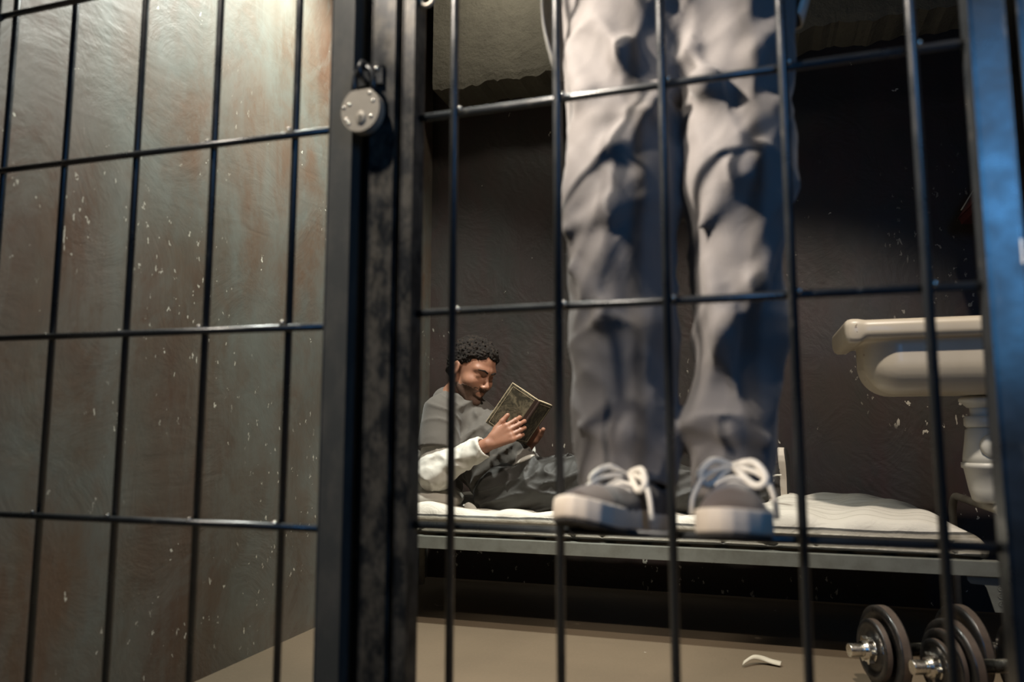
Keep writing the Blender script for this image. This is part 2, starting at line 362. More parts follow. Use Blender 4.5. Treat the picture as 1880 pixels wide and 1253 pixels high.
def organic(name, F, lo, hi, res, m, parent=None, colorfn=None):
    pos, Q = mesh_field(F, lo, hi, res)
    me = bpy.data.meshes.new(name); me.vertices.add(len(pos)); me.vertices.foreach_set('co', pos.ravel())
    me.loops.add(len(Q) * 4); me.loops.foreach_set('vertex_index', Q.ravel().astype(np.int32))
    me.polygons.add(len(Q)); me.polygons.foreach_set('loop_start', np.arange(0, len(Q) * 4, 4, dtype=np.int32))
    me.update(calc_edges=True); me.validate()
    for mm in (m if isinstance(m, list) else [m]): me.materials.append(mm)
    me.shade_smooth()
    o = bpy.data.objects.new(name, me); COL.objects.link(o)
    if parent is not None: o.parent = parent; o.matrix_parent_inverse = full(parent).inverted()
    return o

# ------------------------------------------------------------------ the room
LX, BY, RX, CZ = -1.405, 3.2, .87, 2.85
def struct(name, a, b, m, label):
    return tag(link_bm(name, box(NB(), a, b), m), label, None, None, 'structure')
o = struct('floor', (LX - .1, -1.6, -.1), (RX + .8, BY + .1, 0), M['floor'], 'tan concrete cell floor')
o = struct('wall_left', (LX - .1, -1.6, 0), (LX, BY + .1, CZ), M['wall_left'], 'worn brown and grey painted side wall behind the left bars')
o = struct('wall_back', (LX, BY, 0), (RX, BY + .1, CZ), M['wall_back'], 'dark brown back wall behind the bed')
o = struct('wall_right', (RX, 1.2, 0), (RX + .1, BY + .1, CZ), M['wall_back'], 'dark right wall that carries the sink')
o = struct('ceiling', (LX - .1, 1.0, CZ), (RX + .1, BY + .1, CZ + .1), M['ceil'], 'dark ceiling over the cell')
# rough plastered downstand on the back wall with a ragged lower edge
bm = NB(); n = 150; x0, x1 = LX + .085, RX
rows = []
for i in range(n + 1):
    x = x0 + (x1 - x0) * i / n; z = 2.165 + .022 * (x - x0) + .006 * math.sin(x * 23) + .005 * math.sin(x * 71 + 1) + random.uniform(-.004, .004)
    rows.append([bm.verts.new(p) for p in ((x, 3.0, z), (x, 2.995, z + .03), (x, 3.0, CZ), (x, BY, CZ), (x, BY, z - .0))])
for i in range(n):
    for k in range(5): bm.faces.new((rows[i][k], rows[i][(k + 1) % 5], rows[i + 1][(k + 1) % 5], rows[i + 1][k]))
bm.faces.new(rows[0][::-1]); bm.faces.new(rows[-1])
tag(link_bm('trim_1', bm, M['plaster']), 'rough plastered beam along the top of the back wall', None, None, 'structure')

# ------------------------------------------------------------------ barred front: fixed panel and door share one plane
GO = V3(-.035, 1.044, 0); GA = math.radians(-1)
GD = V3(math.cos(GA), math.sin(GA), 0); GN = V3(math.sin(GA), -math.cos(GA), 0)    # GN points to the corridor
def G(t, out, z): return Vector(GO + GD * t + GN * out + V3(0, 0, z))
def gbox(bm, t0, t1, o0, o1, z0, z1, bev=.0015):
    r = bmesh.ops.create_cube(bm, size=1)
    for v in r['verts']:
        a = v.co; v.co = G(t0 + (t1 - t0) * (a.x + .5), o0 + (o1 - o0) * (a.y + .5), z0 + (z1 - z0) * (a.z + .5))
    if bev: bmesh.ops.bevel(bm, geom=list({e for v in r['verts'] for e in v.link_edges}), offset=bev, segments=2, affect='EDGES')
    return bm
RV, RH = .0062, .0058; ZT = 2.6
def vbar(t, parent, out, z0=.03, z1=ZT, tilt=0):
    link_bm('vertical_bar', tube(NB(), [G(t, out, z0), G(t, out, z1)], RV, 12), M['iron'], parent, True)
def hbar(t0, t1, z0, z1, parent, out, welds=()):
    b = link_bm('horizontal_bar', tube(NB(), [G(t0, out, z0), G(t1, out, z1)], RH, 12), M['iron'], parent, True)
    return b
fx = thing('barred_panel', 'fixed panel of black iron bars standing in front of the worn left wall', 'bars', tuple(G(-.97, 0, 0)))
link_bm('post', gbox(NB(), -.606, -.563, -.030, .012, 0, ZT), M['greyiron'], fx)
link_bm('gap_filler', gbox(NB(), -.563, -.534, -.030, -.024, 0, ZT), M['iron'], fx)  # added dark strip so the gap beside the post reads as shade
for tt in (-1.352, -1.194, -1.021, -.849, -.683): vbar(tt, fx, -.006)
for z0, z1 in ((.497, .499), (.822, .813), (1.152, 1.138), (1.476, 1.462), (1.80, 1.79), (.17, .172), (2.12, 2.11)):
    hbar(-1.369, -.604, z0, z1, fx, .006)
for tt in (-1.194, -1.021, -.849, -.683):                     # little weld beads where rods cross
    for z in (.498, .818, 1.145):
        bm = NB(); bmesh.ops.create_icosphere(bm, subdivisions=2, radius=.0042); bmesh.ops.scale(bm, verts=bm.verts, vec=(1, 1, .8))
        bmesh.ops.translate(bm, verts=bm.verts, vec=G(tt - .006, .004, z + .006)); link_bm('weld_bead', bm, M['rivet'], fx, True)
dr = thing('cell_door', 'black barred cell door that the standing person has climbed onto', 'door', tuple(G(-.1, 0, 0)))
link_bm('lock_stile', gbox(NB(), -.527, -.485, -.022, .018, .02, ZT), M['smear'], dr)
link_bm('stile_edge_strip', gbox(gbox(NB(), -.485, -.473, -.016, -.006, .02, ZT), -.473, -.452, -.020, .016, .02, ZT), M['smear'], dr)
link_bm('hinge_stile', gbox(NB(), .309, .349, -.02, .02, .02, ZT), M['iron'], dr)
link_bm('sticker', gbox(NB(), .3455, .3505, .018, .0208, .845, .875, 0), M['white'], dr)
for tt in (-.388, -.2235, -.070, .091, .248): vbar(tt, dr, .006)
for z in (.186, .509, .828, 1.142, 1.462, 1.78, 2.1):
    hbar(-.455, .311, z + .0, z - .002 if z > .6 else z + .003, dr, -.006)
for tt in (-.388, -.2235, -.070, .091, .248):
    for z in (.828, 1.142):
        bm = NB(); bmesh.ops.create_icosphere(bm, subdivisions=2, radius=.0040); bmesh.ops.translate(bm, verts=bm.verts, vec=G(tt + .008, .004, z + .002)); link_bm('weld_bead', bm, M['rivet'], dr, True)
# eye ring on the stile edge
bm = NB(); c0 = G(-.438, .004, 1.335)
tube(bm, [c0 + Vector(GD) * .0105 * math.cos(a) + Vector((0, 0, .0105 * math.sin(a))) for a in [2 * math.pi * k / 24 for k in range(25)]], .0036, 10)
tube(bm, [G(-.453, .004, 1.335), G(-.447, .004, 1.335)], .004, 8); link_bm('eye_ring', bm, M['lock'], dr, True)
jm = thing('door_frame_post', 'iron frame post at the right edge, beyond the blue-lit hinge post', 'post', tuple(G(.39, 0, 0)))
link_bm('post', gbox(NB(), .362, .415, -.03, .02, 0, ZT), M['iron'], jm)
link_bm('hinge', gbox(NB(), .350, .361, .0, .014, 1.55, 1.66, .003), M['iron'], jm)

# padlock
pk = thing('padlock', 'round riveted steel padlock with a keyhole hanging on the door post', 'padlock', tuple(G(-.529, .04, 1.146)))
LC = (-.529, 1.146)
def disc_outline(r):
    pts = []
    for k in range(40):
        a = math.radians(118 + (360 - 56) * k / 39 + 0)
        pts.append((LC[0] + r * math.cos(a) * .93, LC[1] + r * math.sin(a)))
    return pts
bm = NB(); ol = disc_outline(.036)
prism(bm, ol, lambda t_, z: G(t_, .030, z), lambda t_, z: G(t_, .048, z))
bmesh.ops.bevel(bm, geom=[e for e in bm.edges if e.calc_face_angle(0) > 1.2], offset=.003, segments=3, affect='EDGES')
bd = link_bm('lock_body', bm, M['lock'], pk)
bm = NB(); pts = [G(LC[0] - .017, .039, LC[1] + .025)] + [G(LC[0] + .017 * math.cos(a), .039, LC[1] + .050 + .022 * math.sin(a)) for a in [math.pi - math.pi * k / 12 for k in range(13)]] + [G(LC[0] + .017, .039, LC[1] + .025)]
link_bm('shackle', tube(bm, pts, .0048, 12), M['iron'], pk, True)
bm = NB(); lathe(bm, G(LC[0] + .002, .048, LC[1] - .014), GN, [(-.001, .0), (-.001, .0085), (.0015, .0085), (.0022, .0075), (.0022, 0)], 28)
for v in bm.verts: v.co.z = LC[1] - .014 + (v.co.z - LC[1] + .014) * 1.25
esc = link_bm('keyhole_plate', bm, M['lock'], pk, True)
bm = NB(); lathe(bm, G(LC[0] + .002, .0500, LC[1] - .012), GN, [(0, 0), (0, .0021), (.0007, .0021), (.0007, 0)], 14); gbox(bm, LC[0] + .0008, LC[0] + .0032, .0500, .0507, LC[1] - .021, LC[1] - .012, 0)
link_bm('keyhole', bm, M['black'], esc)
for dx, dz in ((-.029, .006), (-.019, .010), (.022, .011), (-.024, -.015), (-.020, -.021), (.019, -.014), (.016, .024)):
    bm = NB(); lathe(bm, G(LC[0] + dx, .0475, LC[1] + dz), GN, [(0, .0030), (.001, .0030), (.002, .0018), (.0023, 0)], 14); link_bm('rivet', bm, M['rivet'], pk, True)
# hasp: bracket the shackle runs through
hp = thing('hasp', 'dark iron hasp and staple the padlock shackle passes through', 'hasp', tuple(G(-.527, .02, 1.211)))
bm = NB(); gbox(bm, -.548, -.504, .0195, .0235, 1.196, 1.226, .001); link_bm('hasp_plate', bm, M['iron'], hp)
bm = NB(); tube(bm, [G(-.529, .02, 1.226), G(-.529, .046, 1.224), G(-.529, .055, 1.211), G(-.529, .046, 1.199), G(-.529, .02, 1.197)], .0045, 10); link_bm('staple', bm, M['iron'], hp, True)
for t_, z in ((-.543, 1.2205), (-.516, 1.2215)):
    bm = NB(); lathe(bm, G(t_, .0225, z), GN, [(0, .0042), (.0022, .0040), (.0036, .0022), (.0040, 0)], 14); link_bm('bolt_head', bm, M['rivet'], hp, True)

# ------------------------------------------------------------------ bed
RZ0, RZ1 = .256, .296
bed = thing('bed_frame', 'grey painted metal cot frame against the back wall under the striped mattress', 'bed', (-.35, 2.75, 0))
link_bm('side_rail', box(box(NB(), (-1.33, 2.392, RZ0), (.625, 2.398, RZ1), .001), (-1.33, 2.398, RZ1 - .006), (.625, 2.43, RZ1), .001), M['rail'], bed)
link_bm('side_rail', box(NB(), (-1.33, 3.07, RZ0), (.625, 3.10, RZ1), .001), M['rail'], bed)
bm = NB()
for i in range(17): box(bm, (-1.27 + i * .115, 2.43, RZ1 - .014), (-1.23 + i * .115, 3.07, RZ1 - .008))
link_bm('slat_base', bm, M['rail'], bed)
def uframe(x, ztop, r, y0, y1, rc=.07):
    pts = [(x, y0, 0)] + [(x, y0, ztop - rc)]
    pts += [(x, y0 + rc - rc * math.cos(a), ztop - rc + rc * math.sin(a)) for a in [math.pi / 2 * k / 7 for k in range(1, 8)]]
    pts += [(x, y1 - rc + rc * math.sin(a), ztop - rc + rc * math.cos(a)) for a in [math.pi / 2 * k / 7 for k in range(0, 8)]]
    pts += [(x, y1, 0)]
    return tube(NB(), pts, r, 14)
link_bm('foot_frame', uframe(.655, .425, .0125, 2.43, 3.03), M['enamel'], bed, True)
link_bm('head_frame', uframe(-1.365, .605, .0135, 2.43, 3.05), M['enamel'], bed, True)
link_bm('crossbar', tube(NB(), [(-1.365, 2.43, .42), (-1.365, 3.05, .42)], .009, 10), M['enamel'], bed, True)
ol = [(.545, .256), (.545, .243), (.553, .234), (.585, .232), (.590, .224), (.606, .162), (.642, .162), (.642, .256)]
bm = prism(NB(), ol, lambda x, z: (x, 2.405, z), lambda x, z: (x, 2.409, z))
for z in (.185, .205, .225): lathe(bm, (.622, 2.4055, z), (0, -1, 0), [(0, .008), (.002, .007), (.001, .004), (.002, 0)], 14)
link_bm('corner_bracket', bm, M['rail'], bed)
link_bm('corner_bracket', prism(NB(), [(-1.355 + .642 - x, z) for x, z in ol][::-1] and [(-1.33 + (.625 - x) * .9 - .02, z) for x, z in ol], lambda x, z: (x, 2.405, z), lambda x, z: (x, 2.409, z)), M['rail'], bed)

# mattress: puffy ticking pad
def matF(P):
    x, y, z = P.T
    wav = .008 * np.sin(x * 11 + 2 * np.sin(y * 7)) * np.sin(y * 9 + 1.3) + .006 * np.sin(x * 23 + y * 13) + .004 * np.sin(x * 41 - y * 17)
    hump = .030 * np.exp(-((x - .10) / .10) ** 2) + .030 * np.exp(-((x - .36) / .16) ** 2) - .012 * np.exp(-((x + .6) / .4) ** 2)
    hump = hump * np.clip((y - 2.40) / .12, 0, 1)
    zz = z - .292
    h = .098 + hump + wav * 1.1
    h = h * np.clip(1.0 - .75 * np.clip((x - .44) / .19, 0, 1) ** 1.8, .2, 1) 
    q = P.copy(); q[:, 2] = zz / np.maximum(h, .02) * .09
    d = rbox(q, (-.36, 2.745, .045), (.975, .325, .045), .032)
    piping = cap(P, (-1.32, 2.415, .313 ), (.58, 2.415, .310), .007)
    d = sm(.006, d, piping, cap(P, (-1.32, 2.418, .352), (.52, 2.418, .348), .006))
    # transverse puckers on the side
    d = d + .004 * ridges(P, (1, .1, .1), 21, 1.0, .9) * (z < .37)
    # stitched grooves on top
    d = d + .003 * np.exp(-((np.mod(y - 2.46 + .01 * np.sin(x * 8), .145) - .07) / .008) ** 2) * (z > .36)
    return d
o = organic('mattress', matF, (-1.36, 2.38, .27), (.66, 3.12, .47), .0065, M['mattress'])
tag(o, 'thin cream striped mattress lying on the metal cot', 'mattress')
def pilF(P):
    R = frame((.93, 0, -.35), (.35, 0, .93))
    d = rbox(P, (-1.235, 2.77, .475), (.055, .25, .13), .05, R)
    d = sm(.05, d, ell(P, (-1.17, 2.74, .43), (.085, .20, .07)))
    d = sm(.03, d, ell(P, (-1.29, 2.80, .53), (.03, .2, .06)))
    d = sm(.05, d, ell(P, (-1.10, 2.57, .405), (.105, .12, .055)))
    return d + .006 * ridges(P, (.4, 1, .7), 17, 2.2, 1.8) - .004 * np.sin(P[:, 1] * 19 + P[:, 2] * 14)
o = organic('pillow', pilF, (-1.39, 2.42, .3), (-.98, 3.1, .68), .006, M['pillow'])
tag(o, 'crumpled off-white pillow propped behind the reading man', 'pillow')

# ------------------------------------------------------------------ sink on the right wall
sk = thing('wall_sink', 'cream porcelain wall basin hanging over the foot of the bed', 'sink', (.85, 2.54, .8))
def sinkF(P):
    rim = rbox(P, (.570, 2.49, .932), (.31, .185, .028), .022)
    lip = rbox(P, (.284, 2.49, .927), (.024, .184, .034), .016)
    bowl = np.maximum(rbox(P, (.65, 2.49, .93), (.335, .15, .18), .09), P[:, 2] - .93)
    d = sm(.010, sm(.012, rim, lip), bowl)
    back = rbox(P, (.855, 2.49, .97), (.02, .18, .07), .012); d = sm(.01, d, back)
    hole = rbox(P, (.56, 2.49, .94), (.235, .12, .15), .08)
    d = cut(.012, d, hole)
    d = np.maximum(d, P[:, 0] - (RX - .002))
    return d
organic('basin', sinkF, (.22, 2.24, .72), (.90, 2.84, 1.07), .006, M['porcelain'], sk)
tx, ty = .640, 2.53
def ring(name, prof, m=None, par=None): return link_bm(name, lathe(NB(), (tx, ty, 0), (0, 0, 1), prof, 36), m or M['plastic'], par or sk, True)
ring('drain_flange', [(.752, 0), (.752, .034), (.741, .058), (.733, .058), (.728, .050), (.715, .038), (.708, 0)])
ring('tailpipe', [(.722, 0), (.722, .031), (.675, .031), (.675, 0)])
ring('trap_nut', [(.690, 0), (.690, .044), (.683, .048), (.663, .048), (.657, .042), (.655, 0)])
ring('trap_body', [(.660, 0), (.660, .034), (.650, .046), (.615, .050), (.575, .056), (.553, .058), (.550, 0)])
bm = lathe(NB(), (tx + .012, ty - .045, .605), (.1, -1, -.05), [(0, .036), (.012, .036), (.018, .031), (.020, 0)], 30); link_bm('trap_port', bm, M['plastic'], sk, True)
ring('trap_cup', [(.556, 0), (.556, .062), (.541, .062), (.538, .056), (.480, .047), (.450, .040), (.442, .030), (.441, 0)])
link_bm('waste_pipe', tube(NB(), [(tx + .02, ty, .60), (RX, ty, .60)], .02, 14), M['plastic'], sk, True)
# faucet on the back ledge
fa = link_bm('faucet', tube(NB(), smoothpts([(.82, 2.54, .96), (.82, 2.54, 1.06), (.78, 2.54, 1.09), (.71, 2.54, 1.08), (.70, 2.54, 1.05)]), .011, 12), M['chrome'], sk, True)

# slant-fronted red box on the right wall above the sink
sh = thing('wall_box', 'dark red wooden box on the right wall, almost hidden behind the blue-lit post', 'wall box', (RX, 2.85, 1.39))
link_bm('case', prism(NB(), [(.725, 1.400), (RX - .001, 1.385), (RX - .001, 1.62), (.835, 1.58)], lambda x, z: (x, 2.70, z), lambda x, z: (x, 3.0, z)), M['red'], sh)
link_bm('lid_edge', box(NB(), (0, 0, 0), (.19, .006, .004)), M['paper'], sh)
le = bpy.data.objects['lid_edge']; le.matrix_parent_inverse = full(sh).inverted(); le.location = (.741, 2.994, 1.430); le.rotation_euler = (0, -math.atan2(.18, .11), 0); le.scale = (.6, 1, 1)
lp = link_bm('plinth', prism(NB(), [(.735, 1.378), (RX - .001, 1.370), (RX - .001, 1.386), (.728, 1.399)], lambda x, z: (x, 2.71, z), lambda x, z: (x, 2.99, z)), M['red'], sh)

# ------------------------------------------------------------------ dumbbells
def dumbbell(loc, ang, label, grp, plates):
    d = thing('dumbbell', label, 'dumbbell', loc, grp, ang)
    def L(name, prof, m, seg=48, par=None): return link_bm(name, lathe(NB(), (0, 0, 0), (1, 0, 0), prof, seg), m, par or d, True, False)
    Lh = .190
    prof = [(-Lh, 0), (-Lh, .0150)]; x = -Lh
    while x < -.145: prof += [(x, .0165), (x + .0022, .0145)]; x += .0044
    prof += [(-.145, .0155), (.145, .0155)]; x = .145
    while x < Lh: prof += [(x, .0165), (x + .0022, .0145)]; x += .0044
    prof += [(Lh, .0150), (Lh, 0)]; L('handle', prof, M['chrome'])
    def plate(x, s, R_, th):
        h = th / 2
        pr = [(x - h * .6, .013), (x - h * .9, .018), (x - h * .9, .030), (x - h * .45, .034), (x - h * .35, R_ * .72), (x - h, R_ * .80), (x - h, R_ * .95), (x - h * .75, R_), (x + h * .75, R_), (x + h, R_ * .95), (x + h, R_ * .80), (x + h * .35, R_ * .72), (x + h * .45, .034), (x + h * .9, .030), (x + h * .9, .018), (x + h * .6, .013)]
        o = L('weight_plate', pr, M['plate'], 56)
        bm = NB(); lathe(bm, (0, 0, 0), (1, 0, 0), [(x - h * .6, R_ * 1.001), (x + h * .6, R_ * 1.001)], 56); o2 = link_bm('plate_rim', bm, M['rim'], o, True, False)
    for s in (-1, 1):
        [plate(s * p_[0], s, p_[1], p_[2]) for p_ in plates]
        bm = NB(); n = 6; ol = []
        for k in range(48):
            a = 2 * math.pi * k / 48; r = .027 + .0075 * max(0, math.cos(n * a)) ** .6 if math.cos(n * a) > 0 else .027
            ol.append((r * math.cos(a), r * math.sin(a)))
        xa, xb = s * .137, s * .150
        prism(bm, ol, lambda a, b: (xa, a, b), lambda a, b: (xb, a, b)); lathe(bm, (s * .150, 0, 0), (s, 0, 0), [(0, .023), (.008, .021), (.009, .0150)], 30)
        link_bm('star_nut', bm, M['chrome'], d, False, False)
        bm = lathe(NB(), (s * .1345, 0, 0), (s, 0, 0), [(-.002, .0155), (-.002, .030), (.002, .030), (.002, .0155)], 30); link_bm('collar', bm, M['chrome'], d, True, False)
    for c in d.children_recursive if hasattr(d, 'children_recursive') else []: pass
    return d
def dplace(center, ang): return center, ang
dumbbell((.388, 2.185, .1062), math.radians(20), 'chrome and black dumbbell farther back, with two plates on each end', 'adjustable dumbbells', ((.100, .106, .030), (.1255, .074, .020)))
dumbbell((.510, 2.080, .1062), math.radians(20), 'chrome and black dumbbell in front, with three stacked plates on each end', 'adjustable dumbbells', ((.092, .106, .028), (.1140, .084, .016), (.1300, .062, .013)))
# small curled scrap on the floor
bm = NB(); pts = smoothpts([(-.05, 2.27, .006), (-.025, 2.30, .016), (.0, 2.315, .012), (.025, 2.312, .006), (.05, 2.305, .004)], 5)
A = [bm.verts.new(p + Vector((0, -.009, 0))) for p in pts]; B = [bm.verts.new(p + Vector((.004, .008, .007))) for p in pts]
for i in range(len(A) - 1): bm.faces.new((A[i], A[i + 1], B[i + 1], B[i]))
o = link_bm('paper_scrap', bm, M['paper'], None, True); md = o.modifiers.new('t', 'SOLIDIFY'); md.thickness = .002
tag(o, 'small curled pale paper scrap on the tan floor', 'paper scrap')
# white trailing cord end near the foot frame
# ------------------------------------------------------------------ anatomy
def headF(P, c, R):
    """adult head about .235 tall, x forward, z up; eyes at z=0"""
    q = (P - c) @ R; a = q.copy(); a[:, 1] = np.abs(a[:, 1])
    d = ell(q, (-.014, 0, .034), (.096, .075, .082))
    d = sm(.03, d, ell(q, (.030, 0, -.032), (.054, .058, .078)))
    d = sm(.022, d, cap(a, (-.012, .052, -.048), (.052, .020, -.100), .016, .015))
    d = sm(.016, d, ell(q, (.068, 0, -.102), (.018, .022, .016)))
    d = sm(.014, d, cap(a, (.079, .006, .020), (.064, .042, .022), .011, .010))
    d = sm(.02, d, ell(a, (.050, .042, -.030), (.024, .020, .020)))
    d = cut(.012, d, ell(a, (.090, .031, .000), (.018, .019, .011)))
    d = sm(.005, d, ell(a, (.066, .031, -.002), (.0125, .0145, .011)))
    d = sm(.008, d, cap(q, (.078, 0, .008), (.101, 0, -.032), .006, .0095))
    d = sm(.005, d, ell(a, (.092, .011, -.037), (.011, .0075, .0075)))
    d = sm(.007, d, cap(a, (.083, 0, -.062), (.074, .021, -.065), .0065, .004))
    d = sm(.006, d, cap(a, (.081, 0, -.074), (.073, .018, -.072), .0072, .004))
    d = sm(.008, d, ell(a, (-.010, .078, -.008), (.019, .007, .031)))
    d = cut(.003, d, ell(a, (-.006, .085, -.004), (.010, .005, .018)))
    return d
def hairF(P, c, R, amt=.011):
    q = (P - c) @ R; x, y, z = q.T
    base = ell(q, (-.014, 0, .034), (.097, .077, .083)); base = sm(.03, base, ell(q, (-.045, 0, -.02), (.055, .062, .06)))
    curl = .0055 * np.abs(vnoise(q, 95, 1)) + .004 * vnoise(q, 190, 2) + .004 * vnoise(q, 48, 3)
    d = base - amt * .45 - .005 * np.clip(z / .1, 0, 1) - curl
    line = .80 * x + .006 - z + .003 * vnoise(q, 120, 8)
    d = d + .010 * np.clip(1 + line / .022, 0, 1)
    burn = np.maximum(np.abs(x - .014) - .009, -.018 - z)                      # sideburn strip in front of the ear
    earcut = ell(np.stack([x, np.abs(y), z], 1), (-.010, .082, -.010), (.022, .02, .034))
    d2 = np.maximum(d, np.minimum(line, np.maximum(burn, -z - .045) + 0))
    return np.maximum(d2, -earcut)
def beardF(P, c, R):
    q = (P - c) @ R; x, y, z = q.T
    d = headF(P, c, R) - .0008
    z = z + .006 * vnoise(q, 90, 3) + .004 * vnoise(q, 220, 6); x = x + .005 * vnoise(q, 100, 4)
    reg = np.maximum(z + .046 + .25 * np.clip(.05 - x, 0, 1), -(x + .005)); mouth = ell(q, (.085, 0, -.067), (.02, .021, .009))
    cheek = np.maximum(reg, -mouth)
    return np.maximum(d, cheek)
def hand_segments(W, D, N, Sd, curl, spread=1., scale=1., thumb=(.5, .6)):
    """W wrist, D towards the fingers, N palm-facing normal, Sd thumb side; returns list of (a,b,ra,rb)"""
    W = np.asarray(W, float); D, N, Sd = [np.asarray(v, float) / np.linalg.norm(v) for v in (D, N, Sd)]; s = scale; out = []
    for off in (.030, .011, -.009, -.027): out.append(('palm', W + Sd * off * .55 * s + D * .012 * s, W + (D * .083 + Sd * off) * s, .0125 * s, .0105 * s))
    out.append(('palm', W + D * .02 * s + Sd * .02 * s + N * .004, W + D * .045 * s + Sd * .036 * s + N * .010, .014 * s, .013 * s))
    Ls = [(.042, .025, .019), (.046, .029, .020), (.043, .027, .020), (.034, .020, .018)]
    for i, off in enumerate((.030, .011, -.009, -.027)):
        p = W + (D * (.086 - abs(i - 1) * .004) + Sd * off) * s; ang = 0; cu = curl[i]; rr = [.0092, .0084, .0077, .0066]
        d0 = D + Sd * off * 2.2 * spread; d0 /= np.linalg.norm(d0)
        for j in range(3):
            ang += cu[j]; v = d0 * math.cos(ang) + N * math.sin(ang); p2 = p + v * Ls[i][j] * s
            out.append((f'f{i}', p, p2, rr[j] * s, rr[j + 1] * s)); p = p2
    p = W + (D * .040 + Sd * .036 + N * .010) * s; a1, a2 = thumb
    v = Sd * math.cos(a1) + D * math.sin(a1) ; v = v / np.linalg.norm(v)
    for L_, r0, r1, b in ((.038, .0125, .0105, 0), (.030, .0105, .0085, a2)):
        v = v * math.cos(b) + (D * .8 + N * .6) * math.sin(b); v = v / np.linalg.norm(v); p2 = p + v * L_ * s; out.append(('th', p, p2, r0 * s, r1 * s)); p = p2
    return out
def handF(P, segs):
    groups = {}
    for g, a, b, ra, rb in segs:
        d = cap(P, a, b, ra, rb); groups[g] = d if g not in groups else sm(.004 if g != 'palm' else .012, groups[g], d)
    d = groups['palm']
    for g, v in groups.items():
        if g != 'palm': d = sm(.005, d, v)
    return d
def limit(F, c, r):
    """evaluate an expensive field only near it"""
    c = np.asarray(c, float)
    def g(P):
        dist = np.linalg.norm(P - c, axis=1); out = dist - r * .9; near = dist < r
        out = np.maximum(out, .01)
        if near.any(): out[near] = F(P[near])
        return out
    return g

